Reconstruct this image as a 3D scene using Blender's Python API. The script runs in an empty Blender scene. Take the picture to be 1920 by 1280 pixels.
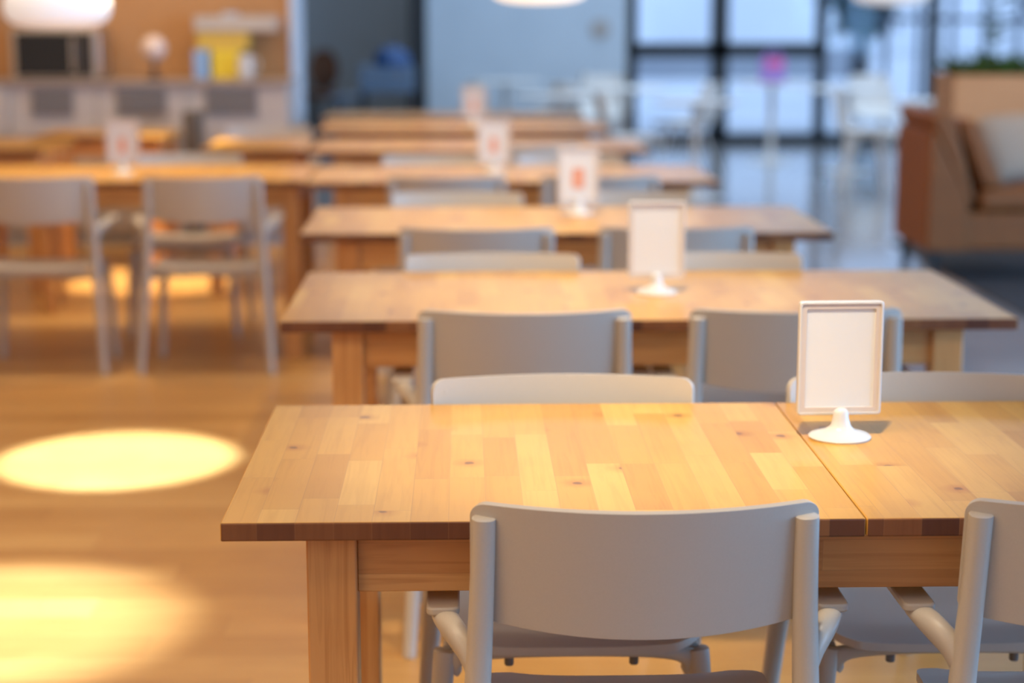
import bpy, bmesh, math, random
from mathutils import Vector, Matrix

random.seed(7)
PI = math.pi
SC = bpy.context.scene
COL = SC.collection

# ------------------------------------------------------------------ camera
EYE = 1.445
PITCH = math.atan(627 / 3400)
YAW = math.atan(93 / 3400 * math.cos(PITCH))
cam = bpy.data.cameras.new('camera')
cam.sensor_width = 36.0
cam.lens = 3400 / 1920 * 36.0
cam.clip_start = 0.05
cam.clip_end = 300
cam.dof.use_dof = True
cam.dof.focus_distance = 2.66
cam.dof.aperture_fstop = 2.1
cam_o = bpy.data.objects.new('camera', cam)
COL.objects.link(cam_o)
cam_o.location = (0, 0, EYE)
cam_o.rotation_euler = (PI / 2 - PITCH, 0, -YAW)
SC.camera = cam_o

# ------------------------------------------------------------------ view and world
SC.view_settings.view_transform = 'Standard'
SC.view_settings.look = 'None'
SC.view_settings.gamma = 1.0
SC.view_settings.exposure = 0.75
SC.view_settings.use_curve_mapping = False
try:
    SC.cycles.use_denoising = True
    SC.cycles.max_bounces = 8
    SC.cycles.diffuse_bounces = 4
    SC.cycles.glossy_bounces = 4
    SC.cycles.transparent_max_bounces = 12
    SC.cycles.sample_clamp_indirect = 6.0
except Exception:
    pass

world = bpy.data.worlds.new('daylight')
SC.world = world
world.use_nodes = True
wn = world.node_tree.nodes
wb = wn['Background']
wb.inputs['Color'].default_value = (0.47, 0.66, 0.99, 1)
wb.inputs['Strength'].default_value = 1.25


def portal(name, loc, rot, sx, sy):
    l = bpy.data.lights.new(name, 'AREA')
    l.shape = 'RECTANGLE'
    l.size, l.size_y = sx, sy
    l.cycles.is_portal = True
    o = bpy.data.objects.new(name, l)
    o.location, o.rotation_euler = loc, rot
    COL.objects.link(o)


portal('daylight_through_back_glass', (4.4, 19.35, 1.6), (-PI / 2, 0, 0), 5.2, 3.1)

WARM = (1.0, 0.79, 0.52)


def area(name, loc, rot, sx, sy, watts, color):
    l = bpy.data.lights.new(name, 'AREA')
    l.shape = 'RECTANGLE'
    l.size, l.size_y = sx, sy
    l.energy = watts
    l.color = color
    o = bpy.data.objects.new(name, l)
    o.location, o.rotation_euler = loc, rot
    COL.objects.link(o)


def spot(name, x, y, z, tx, ty, tz, watts, deg, blend, color=WARM, size=0.05):
    l = bpy.data.lights.new(name, 'SPOT')
    l.energy, l.spot_size, l.spot_blend = watts, math.radians(deg), blend
    l.color, l.shadow_soft_size = color, size
    o = bpy.data.objects.new(name, l)
    o.location = (x, y, z)
    o.rotation_euler = (Vector((tx, ty, tz)) - Vector((x, y, z))).to_track_quat('-Z', 'Y').to_euler()
    COL.objects.link(o)


# open sky beyond the tall windows of the right wall
area('daylight_right_windows', (7.35, 3.0, 1.8), (0, PI / 2, 0), 2.4, 9.0, 480, (0.24, 0.55, 1.0))
# added cool fill under the ceiling, lifts the pale wall and cafe end
area('added_fill_cafe', (2.2, 16.0, 3.25), (0, 0, 0), 7, 4.5, 115, (0.62, 0.80, 1.0))
# added area light that brightens the dark recess, no lamp known there
area('added_fill_recess', (-1.3, 20.0, 3.2), (0, 0, 0), 1.2, 1.2, 5, (0.70, 0.85, 1.0))
# added warm area fills under the ceiling, out of view
area('added_fill_near', (-4.6, -1.0, 3.2), (0, 0, 0), 3.5, 3.5, 90, (1.0, 0.76, 0.48))
area('added_fill_aisle', (-1.2, 1.7, 3.2), (0, 0, 0), 3.0, 1.2, 34, (1.0, 0.76, 0.48))
area('added_fill_far', (-2.0, 8.5, 3.2), (0, 0, 0), 6, 5.0, 75, (1.0, 0.78, 0.52))
# track spots over the tables
spot('track_spot', 0.28, 2.0, 3.1, 0.33, 2.90, 0.745, 215, 32, 1.0, (1.0, 0.89, 0.70))
spot('track_spot', 0.30, 3.62, 3.1, 0.30, 3.62, 0, 32, 36, 1.0)  # added between two rows for warm bounce light, not over a table
spot('track_spot', 0.35, 3.7, 3.1, 0.38, 4.5, 0.745, 200, 40, 1.0, (1.0, 0.86, 0.65))
spot('track_spot', 0.25, 5.3, 3.1, 0.20, 6.1, 0.745, 190, 42, 1.0, (1.0, 0.86, 0.65))
spot('track_spot', 0.10, 6.9, 3.1, 0.10, 7.80, 0.745, 130, 50, 1.0)
spot('track_spot', -1.5, 7.9, 3.1, -1.5, 7.85, 0.745, 130, 50, 1.0)
spot('track_spot', 0.0, 8.6, 3.1, 0.0, 9.4, 0.745, 110, 55, 1.0)
spot('track_spot', 0.0, 11.0, 3.1, 0.0, 11.0, 0.745, 130, 55, 1.0)
# narrow downlights that leave pools on the boards
spot('pool_downlight', -1.13, 5.76, 3.1, -1.13, 5.76, 0, 1400, 15.5, 0.35, (0.66, 0.82, 1.0), 0.03)
spot('pool_downlight', -1.15, 4.15, 3.1, -1.15, 4.15, 0, 900, 21, 0.8, (0.72, 0.84, 1.0), 0.03)
spot('pool_downlight', -1.65, 9.75, 3.1, -1.65, 9.75, 0, 700, 24, 0.5, (1.0, 0.84, 0.56), 0.03)
spot('added_fill_aisle_floor', -2.0, 3.6, 3.1, -1.6, 4.4, 0, 95, 80, 1.0, (1.0, 0.78, 0.52))  # added wide fill to brighten the aisle floor, no fixture known
spot('counter_downlight', -2.0, 10.2, 3.1, -1.9, 11.2, 1.2, 50, 70, 1.0)
spot('added_fill_lounge', 3.2, 8.2, 3.1, 3.6, 11.4, 0.8, 160, 70, 1.0)  # added warm fill for the planter and lounge chair


# ------------------------------------------------------------------ materials
def mat(name, base=(0.8, 0.8, 0.8), rough=0.5, **kw):
    m = bpy.data.materials.new(name)
    m.use_nodes = True
    b = m.node_tree.nodes['Principled BSDF']
    b.inputs['Base Color'].default_value = (*base, 1)
    b.inputs['Roughness'].default_value = rough
    for k, v in kw.items():
        b.inputs[k.replace('_', ' ')].default_value = v
    return m


class G:
    """small node graph helper"""

    def __init__(self, m):
        self.t = m.node_tree
        self.b = self.t.nodes['Principled BSDF']

    def n(self, kind, **props):
        x = self.t.nodes.new(kind)
        for k, v in props.items():
            setattr(x, k, v)
        return x

    def l(self, a, b):
        self.t.links.new(a, b)

    def put(self, sock, v):
        if hasattr(v, 'links') or hasattr(v, 'is_output'):
            self.l(v, sock)
        else:
            sock.default_value = v

    def math(self, op, a, b=0.0, c=None):
        x = self.n('ShaderNodeMath', operation=op)
        self.put(x.inputs[0], a)
        self.put(x.inputs[1], b)
        if c is not None:
            self.put(x.inputs[2], c)
        return x.outputs[0]

    def mix(self, fac, a, b, blend='MIX'):
        x = self.n('ShaderNodeMix', data_type='RGBA', blend_type=blend)
        self.put(x.inputs[0], fac)
        for s, v in ((x.inputs[6], a), (x.inputs[7], b)):
            if isinstance(v, tuple):
                s.default_value = (*v[:3], 1)
            else:
                self.l(v, s)
        return x.outputs[2]

    def ramp(self, fac, stops):
        x = self.n('ShaderNodeValToRGB')
        e = x.color_ramp.elements
        while len(e) < len(stops):
            e.new(0.5)
        for i, (p, c) in enumerate(stops):
            e[i].position = p
            e[i].color = (*c, 1)
        self.put(x.inputs[0], fac)
        return x.outputs[0]


def staves(name, along, width, length, tones, rough=0.38, grain=0.25, knots=0.0, gap=0.02, per_object=True, across=None):
    """wooden staves glued side by side: `along` is the local axis of the grain, staves sit side by side on `across`"""
    m = mat(name, rough=rough)
    g = G(m)
    tc = g.n('ShaderNodeTexCoord')
    sep = g.n('ShaderNodeSeparateXYZ')
    vec = tc.outputs['Object']
    if per_object:
        oi = g.n('ShaderNodeObjectInfo')
        off = g.n('ShaderNodeVectorMath', operation='SCALE')
        off.inputs[0].default_value = (7.31, 5.17, 3.7)
        g.l(oi.outputs['Random'], off.inputs['Scale'])
        add = g.n('ShaderNodeVectorMath', operation='ADD')
        g.l(vec, add.inputs[0])
        g.l(off.outputs[0], add.inputs[1])
        vec = add.outputs[0]
    g.l(vec, sep.inputs[0])
    ax = dict(X=sep.outputs[0], Y=sep.outputs[1], Z=sep.outputs[2])
    u = ax[along]
    v = ax[across or ('X' if along == 'Y' else 'Y' if along == 'X' else 'X')]
    vs = g.math('DIVIDE', v, width)
    row = g.math('FLOOR', vs)
    fv = g.math('FRACT', vs)
    wn1 = g.n('ShaderNodeTexWhiteNoise', noise_dimensions='1D')
    g.l(row, wn1.inputs['W'])
    us = g.math('ADD', g.math('DIVIDE', u, length), g.math('MULTIPLY', wn1.outputs['Value'], 9.0))
    us = g.math('MULTIPLY', us, g.math('ADD', g.math('MULTIPLY', wn1.outputs['Value'], 0.7), 0.7))
    col = g.math('FLOOR', us)
    fu = g.math('FRACT', us)
    cmb = g.n('ShaderNodeCombineXYZ')
    g.l(row, cmb.inputs[0])
    g.l(col, cmb.inputs[1])
    wn2 = g.n('ShaderNodeTexWhiteNoise', noise_dimensions='3D')
    g.l(cmb.outputs[0], wn2.inputs['Vector'])
    tone = g.ramp(wn2.outputs['Value'], tones)
    # grain: stretched noise, different in each stave
    mp = g.n('ShaderNodeMapping')
    sc = {'X': (1, 22, 22), 'Y': (22, 1, 22), 'Z': (22, 22, 1)}[along]
    mp.inputs['Scale'].default_value = tuple(s * 2.2 for s in sc)
    addv = g.n('ShaderNodeVectorMath', operation='ADD')
    g.l(vec, addv.inputs[0])
    sv = g.n('ShaderNodeVectorMath', operation='SCALE')
    g.l(wn2.outputs['Color'], sv.inputs[0])
    sv.inputs['Scale'].default_value = 3.0
    g.l(sv.outputs[0], addv.inputs[1])
    g.l(addv.outputs[0], mp.inputs['Vector'])
    nz = g.n('ShaderNodeTexNoise')
    nz.inputs['Scale'].default_value = 1.6
    nz.inputs['Detail'].default_value = 5
    nz.inputs['Distortion'].default_value = 1.2
    g.l(mp.outputs[0], nz.inputs['Vector'])
    gr = g.ramp(nz.outputs[0], [(0.3, (0.72, 0.60, 0.46)), (0.55, (1, 1, 1)), (0.8, (1.0, 0.97, 0.92))])
    c = g.mix(grain, tone, gr, 'MULTIPLY')
    # soft figure
    nz2 = g.n('ShaderNodeTexNoise')
    nz2.inputs['Scale'].default_value = 9.0
    nz2.inputs['Detail'].default_value = 2
    g.l(addv.outputs[0], nz2.inputs['Vector'])
    c = g.mix(g.math('MULTIPLY', nz2.outputs[0], 0.28), c, (0.66, 0.46, 0.27), 'MULTIPLY')
    if knots:
        vo = g.n('ShaderNodeTexVoronoi')
        vo.voronoi_dimensions = '2D'
        vo.inputs['Scale'].default_value = 4.2
        vo.inputs['Randomness'].default_value = 1.0
        g.l(addv.outputs[0], vo.inputs['Vector'])
        wob = g.n('ShaderNodeTexNoise')
        wob.inputs['Scale'].default_value = 60
        g.l(addv.outputs[0], wob.inputs['Vector'])
        d = g.math('ADD', vo.outputs['Distance'], g.math('MULTIPLY', g.math('SUBTRACT', wob.outputs[0], 0.5), 0.05))
        halo = g.n('ShaderNodeMapRange')
        halo.inputs['From Min'].default_value = 0.02
        halo.inputs['From Max'].default_value = 0.13
        halo.inputs['To Min'].default_value = knots
        halo.inputs['To Max'].default_value = 0.0
        g.l(d, halo.inputs['Value'])
        c = g.mix(halo.outputs[0], c, (0.62, 0.34, 0.14), 'MULTIPLY')
        core = g.n('ShaderNodeMapRange')
        core.inputs['From Min'].default_value = 0.022
        core.inputs['From Max'].default_value = 0.038
        core.inputs['To Min'].default_value = 0.8
        core.inputs['To Max'].default_value = 0.0
        g.l(d, core.inputs['Value'])
        c = g.mix(core.outputs[0], c, (0.16, 0.06, 0.02))
    # fine dark joints
    e1 = g.math('LESS_THAN', fv, gap)
    e2 = g.math('LESS_THAN', fu, gap * width / length)
    j = g.math('MULTIPLY', g.math('MAXIMUM', e1, e2), 0.45)
    c = g.mix(j, c, (0.36, 0.17, 0.06))
    g.l(c, g.b.inputs['Base Color'])
    bm = g.n('ShaderNodeBump')
    bm.inputs['Strength'].default_value = 0.06
    bm.inputs['Distance'].default_value = 0.002
    g.l(nz.outputs[0], bm.inputs['Height'])
    g.l(bm.outputs[0], g.b.inputs['Normal'])
    return m


BIRCH = [(0.0, (0.55, 0.265, 0.040)), (0.3, (0.62, 0.315, 0.050)), (0.65, (0.66, 0.35, 0.060)), (1.0, (0.72, 0.42, 0.092))]
RAIL = [(0.0, (0.58, 0.27, 0.085)), (0.5, (0.66, 0.33, 0.11)), (1.0, (0.73, 0.40, 0.145))]
OAK = [(0.0, (0.52, 0.27, 0.075)), (0.5, (0.60, 0.33, 0.10)), (1.0, (0.68, 0.41, 0.14))]
M = {}
M['top'] = staves('birch_butcher_block', 'Y', 0.053, 0.30, BIRCH, rough=0.30, grain=0.35, knots=0.55, gap=0.018)
M['leg'] = staves('birch_leg', 'Z', 0.30, 3.0, RAIL, rough=0.45, grain=0.7, gap=0.0)
M['apron'] = staves('birch_rail', 'X', 0.045, 0.42, RAIL, rough=0.45, grain=0.6, across='Z', gap=0.02)
M['floor'] = staves('oak_boards', 'X', 0.14, 1.3, OAK, rough=0.34, grain=0.5, per_object=False, across='Y', gap=0.02)
M['panel'] = staves('oak_veneer_panel', 'Z', 1.2, 4.0, [(0.0, (0.49, 0.25, 0.105)), (1.0, (0.54, 0.29, 0.125))], rough=0.5, grain=0.35, across='X', gap=0.004)
M['crate'] = staves('planter_oak', 'X', 0.30, 3.0, [(0.0, (0.55, 0.28, 0.12)), (1.0, (0.59, 0.32, 0.145))], rough=0.65, grain=0.3, across='Z', gap=0.01)


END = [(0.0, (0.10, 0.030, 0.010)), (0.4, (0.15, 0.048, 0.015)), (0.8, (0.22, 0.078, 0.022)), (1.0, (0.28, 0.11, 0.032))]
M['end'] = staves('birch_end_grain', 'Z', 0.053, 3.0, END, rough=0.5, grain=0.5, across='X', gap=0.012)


M['top'].node_tree.nodes['Principled BSDF'].inputs['Specular IOR Level'].default_value = 0.38


def noisy(name, c1, c2, scale, rough, bump=0.0, **kw):
    m = mat(name, c1, rough, **kw)
    g = G(m)
    tc = g.n('ShaderNodeTexCoord')
    nz = g.n('ShaderNodeTexNoise')
    nz.inputs['Scale'].default_value = scale
    nz.inputs['Detail'].default_value = 4
    g.l(tc.outputs['Object'], nz.inputs['Vector'])
    g.l(g.ramp(nz.outputs[0], [(0.3, c1), (0.7, c2)]), g.b.inputs['Base Color'])
    if bump:
        b = g.n('ShaderNodeBump')
        b.inputs['Strength'].default_value = bump
        b.inputs['Distance'].default_value = 0.002
        g.l(nz.outputs[0], b.inputs['Height'])
        g.l(b.outputs[0], g.b.inputs['Normal'])
    return m


M['chair'] = noisy('grey_beige_plastic', (0.50, 0.445, 0.375), (0.52, 0.465, 0.395), 400, 0.36, 0.04)
M['nub'] = mat('dark_grey_plastic', (0.16, 0.15, 0.145), 0.5)
M['white'] = mat('white_plastic', (0.62, 0.595, 0.56), 0.25)
M['mount'] = mat('pale_card_mount', (0.60, 0.51, 0.44), 0.6)
M['paper'] = mat('white_paper', (0.68, 0.67, 0.645), 0.55)
M['print_warm'] = mat('printed_red_orange', (0.70, 0.33, 0.22), 0.6)
M['print_rose'] = mat('printed_rose', (0.80, 0.60, 0.55), 0.6)
M['concrete'] = noisy('polished_concrete', (0.30, 0.30, 0.31), (0.36, 0.36, 0.37), 1.3, 0.13)
M['plaster'] = noisy('painted_plaster', (0.58, 0.67, 0.76), (0.62, 0.71, 0.80), 3, 0.7)
M['ceil'] = mat('ceiling_paint', (0.62, 0.58, 0.54), 0.8)
M['charcoal'] = noisy('charcoal_panel', (0.46, 0.50, 0.54), (0.50, 0.54, 0.58), 2, 0.6)
M['black_frame'] = mat('black_aluminium', (0.02, 0.025, 0.03), 0.4)
M['cabinet'] = noisy('grey_beige_laminate', (0.46, 0.42, 0.40), (0.50, 0.46, 0.43), 2, 0.45)
M['slat'] = mat('dark_grille', (0.22, 0.20, 0.19), 0.5)
M['counter'] = mat('taupe_worktop', (0.34, 0.27, 0.23), 0.35)
M['bin'] = mat('brown_grey_plastic', (0.13, 0.105, 0.08), 0.5)
M['black'] = mat('black_plastic', (0.015, 0.015, 0.017), 0.35)
M['dark_glass'] = mat('oven_glass', (0.01, 0.01, 0.011), 0.12)
M['steel'] = mat('brushed_steel', (0.55, 0.54, 0.52), 0.35, Metallic=1.0)
M['leather'] = noisy('tan_leather', (0.25, 0.075, 0.010), (0.30, 0.092, 0.013), 14, 0.65, 0.1)
M['rug'] = noisy('charcoal_wool', (0.035, 0.034, 0.036), (0.055, 0.053, 0.055), 90, 0.95, 0.4)
M['leaf'] = noisy('green_leaf', (0.035, 0.085, 0.015), (0.08, 0.15, 0.03), 12, 0.5)
M['leaf_dark'] = noisy('dark_leaf', (0.012, 0.03, 0.018), (0.03, 0.06, 0.035), 12, 0.6)
M['soil'] = noisy('dark_soil', (0.03, 0.02, 0.012), (0.05, 0.035, 0.02), 30, 0.9)
M['shell'] = mat('white_shell', (0.78, 0.77, 0.75), 0.35)
M['shell_blue'] = mat('pale_blue_shell', (0.45, 0.58, 0.76), 0.4)
M['brown_fabric'] = noisy('brown_fabric', (0.20, 0.09, 0.05), (0.24, 0.11, 0.06), 40, 0.9)
M['blue_deep'] = mat('deep_blue_lacquer', (0.02, 0.075, 0.22), 0.4)
M['blue_dull'] = mat('dull_blue_laminate', (0.13, 0.20, 0.30), 0.5)
M['yellow'] = mat('yellow_card', (0.80, 0.62, 0.05), 0.5)
M['ochre'] = mat('ochre_card', (0.62, 0.42, 0.08), 0.5)
M['blue_card'] = mat('blue_card', (0.25, 0.42, 0.70), 0.5)
M['purple'] = mat('purple_fabric', (0.40, 0.25, 0.62), 0.8)
M['pink'] = mat('pink_fabric', (0.80, 0.12, 0.32), 0.8)
M['paving'] = noisy('pale_paving', (0.50, 0.52, 0.55), (0.60, 0.61, 0.63), 0.6, 0.8)
M['facade'] = noisy('pale_facade', (0.70, 0.72, 0.75), (0.76, 0.78, 0.80), 0.5, 0.8)
M['bark'] = mat('dark_bark', (0.035, 0.035, 0.035), 0.9)
M['railing'] = mat('dark_railing', (0.03, 0.05, 0.08), 0.5)


def striped(name):
    m = mat(name, (0.5, 0.47, 0.45), 0.9)
    g = G(m)
    tc = g.n('ShaderNodeTexCoord')
    sep = g.n('ShaderNodeSeparateXYZ')
    g.l(tc.outputs['Object'], sep.inputs[0])
    s = g.math('SINE', g.math('MULTIPLY', sep.outputs[2], 420.0))
    f = g.math('MULTIPLY_ADD', s, 0.5, 0.5)
    g.l(g.mix(f, (0.26, 0.18, 0.12), (0.40, 0.28, 0.19)), g.b.inputs['Base Color'])
    return m


M['pillow'] = striped('grey_ribbed_fabric')


def lamp_mat(name, color, strength):
    m = mat(name, (0.85, 0.84, 0.82), 0.5)
    b = m.node_tree.nodes['Principled BSDF']
    b.inputs['Emission Color'].default_value = (*color, 1)
    b.inputs['Emission Strength'].default_value = strength
    return m


M['shade'] = lamp_mat('lit_white_shade', (0.92, 0.95, 1.0), 0.24)
M['shade_warm'] = lamp_mat('lit_cream_shade', (1.0, 0.86, 0.70), 0.7)


def glass_mat():
    m = bpy.data.materials.new('window_glass')
    m.use_nodes = True
    t = m.node_tree
    t.nodes.clear()
    out = t.nodes.new('ShaderNodeOutputMaterial')
    tr = t.nodes.new('ShaderNodeBsdfTransparent')
    tr.inputs[0].default_value = (0.95, 0.97, 0.99, 1)
    gl = t.nodes.new('ShaderNodeBsdfGlossy')
    gl.inputs['Roughness'].default_value = 0.02
    fr = t.nodes.new('ShaderNodeFresnel')
    fr.inputs[0].default_value = 1.45
    mx = t.nodes.new('ShaderNodeMixShader')
    ge = t.nodes.new('ShaderNodeNewGeometry')
    fm = t.nodes.new('ShaderNodeMath')
    fm.operation = 'MULTIPLY'
    fi = t.nodes.new('ShaderNodeMath')
    fi.operation = 'SUBTRACT'
    fi.inputs[0].default_value = 1.0
    t.links.new(ge.outputs['Backfacing'], fi.inputs[1])
    t.links.new(fr.outputs[0], fm.inputs[0])
    t.links.new(fi.outputs[0], fm.inputs[1])
    t.links.new(fm.outputs[0], mx.inputs[0])
    t.links.new(tr.outputs[0], mx.inputs[1])
    t.links.new(gl.outputs[0], mx.inputs[2])
    t.links.new(mx.outputs[0], out.inputs[0])
    return m


M['glass'] = glass_mat()


# ------------------------------------------------------------------ mesh helpers
def obj(name, bm, m, parent=None, bevel=0.0, seg=2, smooth=35):
    me = bpy.data.meshes.new(name)
    bmesh.ops.recalc_face_normals(bm, faces=bm.faces)
    bm.to_mesh(me)
    bm.free()
    me.materials.append(m)
    if smooth:
        me.polygons.foreach_set('use_smooth', [True] * len(me.polygons))
        me.set_sharp_from_angle(angle=math.radians(smooth))
    o = bpy.data.objects.new(name, me)
    COL.objects.link(o)
    if parent:
        o.parent = parent
    if bevel:
        md = o.modifiers.new('edge', 'BEVEL')
        md.width, md.segments, md.limit_method, md.angle_limit = bevel, seg, 'ANGLE', math.radians(40)
        md.harden_normals = False
    return o


def box(bm, x0, x1, y0, y1, z0, z1):
    v = [bm.verts.new(p) for p in ((x0, y0, z0), (x1, y0, z0), (x1, y1, z0), (x0, y1, z0),
                                   (x0, y0, z1), (x1, y0, z1), (x1, y1, z1), (x0, y1, z1))]
    for f in ((0, 3, 2, 1), (4, 5, 6, 7), (0, 1, 5, 4), (1, 2, 6, 5), (2, 3, 7, 6), (3, 0, 4, 7)):
        bm.faces.new([v[i] for i in f])
    return bm


def boxes(*bs):
    bm = bmesh.new()
    for b in bs:
        box(bm, *b)
    return bm


def prism(pts, axis, a, b, bm=None):
    """polygon pts extruded along axis from a to b; pts are (x,z) for Y, (y,z) for X, (x,y) for Z"""
    bm = bm or bmesh.new()

    def at(p, t):
        return {'Y': (p[0], t, p[1]), 'X': (t, p[0], p[1]), 'Z': (p[0], p[1], t)}[axis]
    lo = [bm.verts.new(at(p, a)) for p in pts]
    hi = [bm.verts.new(at(p, b)) for p in pts]
    bm.faces.new(lo)
    bm.faces.new(hi[::-1])
    for i in range(len(pts)):
        j = (i + 1) % len(pts)
        bm.faces.new((lo[i], lo[j], hi[j], hi[i]))
    return bm


def lathe(prof, n=32, bm=None, c=(0, 0, 0)):
    bm = bm or bmesh.new()
    rings = []
    for r, z in prof:
        if r < 1e-5:
            rings.append([bm.verts.new((c[0], c[1], c[2] + z))])
        else:
            rings.append([bm.verts.new((c[0] + r * math.cos(2 * PI * i / n), c[1] + r * math.sin(2 * PI * i / n), c[2] + z)) for i in range(n)])
    for A, B in zip(rings, rings[1:]):
        for i in range(n):
            j = (i + 1) % n
            if len(A) == 1 and len(B) == 1:
                continue
            if len(A) == 1:
                bm.faces.new((A[0], B[i], B[j]))
            elif len(B) == 1:
                bm.faces.new((A[i], A[j], B[0]))
            else:
                bm.faces.new((A[i], A[j], B[j], B[i]))
    return bm


def smooth_path(pts, n):
    """Catmull-Rom through rows of numbers"""
    out = []
    P = [pts[0]] + list(pts) + [pts[-1]]
    for k in range(1, len(P) - 2):
        p0, p1, p2, p3 = P[k - 1], P[k], P[k + 1], P[k + 2]
        for s in range(n):
            t = s / n
            out.append(tuple(0.5 * ((2 * b) + (c - a) * t + (2 * a - 5 * b + 4 * c - d) * t * t + (3 * b - a - 3 * c + d) * t ** 3)
                             for a, b, c, d in zip(p0, p1, p2, p3)))
    out.append(tuple(pts[-1]))
    return out


def tube(path, side=(1, 0, 0), nseg=20, power=2.0, sub=6, bm=None, dome=True):
    """sweep a (super)ellipse: rows are (x,y,z,half_width along side,half_depth)"""
    bm = bm or bmesh.new()
    rows = smooth_path(path, sub) if sub > 1 else list(path)
    P = [Vector(r[:3]) for r in rows]
    rings = []
    side = Vector(side).normalized()
    for i, r in enumerate(rows):
        d = (P[min(i + 1, len(P) - 1)] - P[max(i - 1, 0)]).normalized()
        s = (side - d * side.dot(d)).normalized()
        w = d.cross(s)
        ring = []
        for k in range(nseg):
            a = 2 * PI * k / nseg
            ca, sa = math.cos(a), math.sin(a)
            ca = math.copysign(abs(ca) ** (2 / power), ca)
            sa = math.copysign(abs(sa) ** (2 / power), sa)
            ring.append(bm.verts.new(P[i] + s * (r[3] * ca) + w * (r[4] * sa)))
        rings.append((ring, d, r))
    for (A, _, _), (B, _, _) in zip(rings, rings[1:]):
        for k in range(nseg):
            j = (k + 1) % nseg
            bm.faces.new((A[k], A[j], B[j], B[k]))
    for (ring, d, r), sgn in ((rings[0], -1), (rings[-1], 1)):
        c = sum((v.co for v in ring), Vector()) / nseg
        inner = [bm.verts.new(c + (v.co - c) * 0.86 + d * sgn * 0.1 * min(r[3], r[4])) for v in ring]
        for k in range(nseg):
            j = (k + 1) % nseg
            bm.faces.new((ring[k], ring[j], inner[j], inner[k]))
        bm.faces.new(inner)
    return bm


def shell_grid(fn, nu, nv, thick, bm=None):
    """closed sheet: fn(u,v) -> (point, normal) with u,v in 0..1"""
    bm = bm or bmesh.new()
    A, B = [], []
    for i in range(nu + 1):
        a, b = [], []
        for j in range(nv + 1):
            p, n = fn(i / nu, j / nv)
            a.append(bm.verts.new(p - n * thick / 2))
            b.append(bm.verts.new(p + n * thick / 2))
        A.append(a)
        B.append(b)
    for i in range(nu):
        for j in range(nv):
            bm.faces.new((A[i][j], A[i + 1][j], A[i + 1][j + 1], A[i][j + 1]))
            bm.faces.new((B[i][j], B[i][j + 1], B[i + 1][j + 1], B[i + 1][j]))
    for i in range(nu):
        for j in (0, nv):
            bm.faces.new((A[i][j], A[i + 1][j], B[i + 1][j], B[i][j]))
    for j in range(nv):
        for i in (0, nu):
            bm.faces.new((A[i][j], A[i][j + 1], B[i][j + 1], B[i][j]))
    return bm


def rounded_rect(x0, x1, y0, y1, r, n=6):
    pts = []
    for cx, cy, a0 in ((x1 - r, y1 - r, 0), (x0 + r, y1 - r, PI / 2), (x0 + r, y0 + r, PI), (x1 - r, y0 + r, 1.5 * PI)):
        for k in range(n + 1):
            a = a0 + PI / 2 * k / n
            pts.append((cx + r * math.cos(a), cy + r * math.sin(a)))
    return pts


def tag(o, label, cat, group=None, kind=None):
    if label:
        o['label'] = label
    if cat:
        o['category'] = cat
    if group:
        o['group'] = group
    if kind:
        o['kind'] = kind
    return o


def thing(name, loc, label, cat, group=None, rz=0.0):
    o = bpy.data.objects.new(name, None)
    o.empty_display_size = 0.1
    o.location = loc
    o.rotation_euler = (0, 0, rz)
    COL.objects.link(o)
    return tag(o, label, cat, group)


def kids(o):
    return [c for c in bpy.data.objects if c.parent == o]


def dup(root, loc, rz, label, group=None):
    r = root.copy()
    COL.objects.link(r)
    r.location = loc
    r.rotation_euler = (0, 0, rz)
    r['label'] = label
    if group:
        r['group'] = group
    for ch in kids(root):
        c = ch.copy()
        COL.objects.link(c)
        c.parent = r
        for g in kids(ch):
            d = g.copy()
            COL.objects.link(d)
            d.parent = c
    return r


def struct(name, bm, m, bevel=0.0, label=None):
    o = obj(name, bm, m, None, bevel, smooth=30)
    o['kind'] = 'structure'
    if label:
        o['label'] = label
    return o


# ------------------------------------------------------------------ the room
struct('floor', boxes((-7, 1.75, -4, 12.5, -0.1, 0)), M['floor'], label='warm oak board floor under the tables')
struct('floor_concrete', boxes((1.75, 7, -4, 19.5, -0.1, 0), (-7, 1.75, 12.5, 22, -0.1, 0)), M['concrete'],
       label='polished grey concrete floor on the window side')
struct('ceiling', boxes((-7, 7, -4, 22, 3.3, 3.4)), M['ceil'], label='plain ceiling')
struct('wall_behind', boxes((-7, 7, -4.15, -4, 0, 3.3)), M['plaster'], label='plain wall behind the viewer')
struct('wall_left', boxes((-7.15, -7, -4, 22, 0, 3.3)), M['panel'], label='wood panelled left wall')
# right wall: low sill, header and piers, with window openings
rw = [(7, 7.2, -4, 19.5, 0, 0.5), (7, 7.2, -4, 19.5, 3.0, 3.3), (7, 7.2, -4, -2, 0.5, 3.0), (7, 7.2, 15, 19.5, 0.5, 3.0)]
for k in range(1, 5):
    y = -2 + 17 / 5 * k
    rw.append((7, 7.2, y - 0.08, y + 0.08, 0.5, 3.0))
struct('wall_right', boxes(*rw), M['plaster'], label='right wall with tall window openings')
for k in range(5):
    y0, y1 = -2 + 3.4 * k + 0.08, -2 + 3.4 * (k + 1) - 0.08
    w = struct('window_%d' % (k + 2), boxes((7.05, 7.11, y0, y0 + 0.05, 0.5, 3.0), (7.05, 7.11, y1 - 0.05, y1, 0.5, 3.0),
                                            (7.05, 7.11, y0, y1, 0.5, 0.55), (7.05, 7.11, y0, y1, 2.95, 3.0)), M['black_frame'])
    obj('pane', boxes((7.075, 7.085, y0 + 0.05, y1 - 0.05, 0.55, 2.95)), M['glass'], w)
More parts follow.
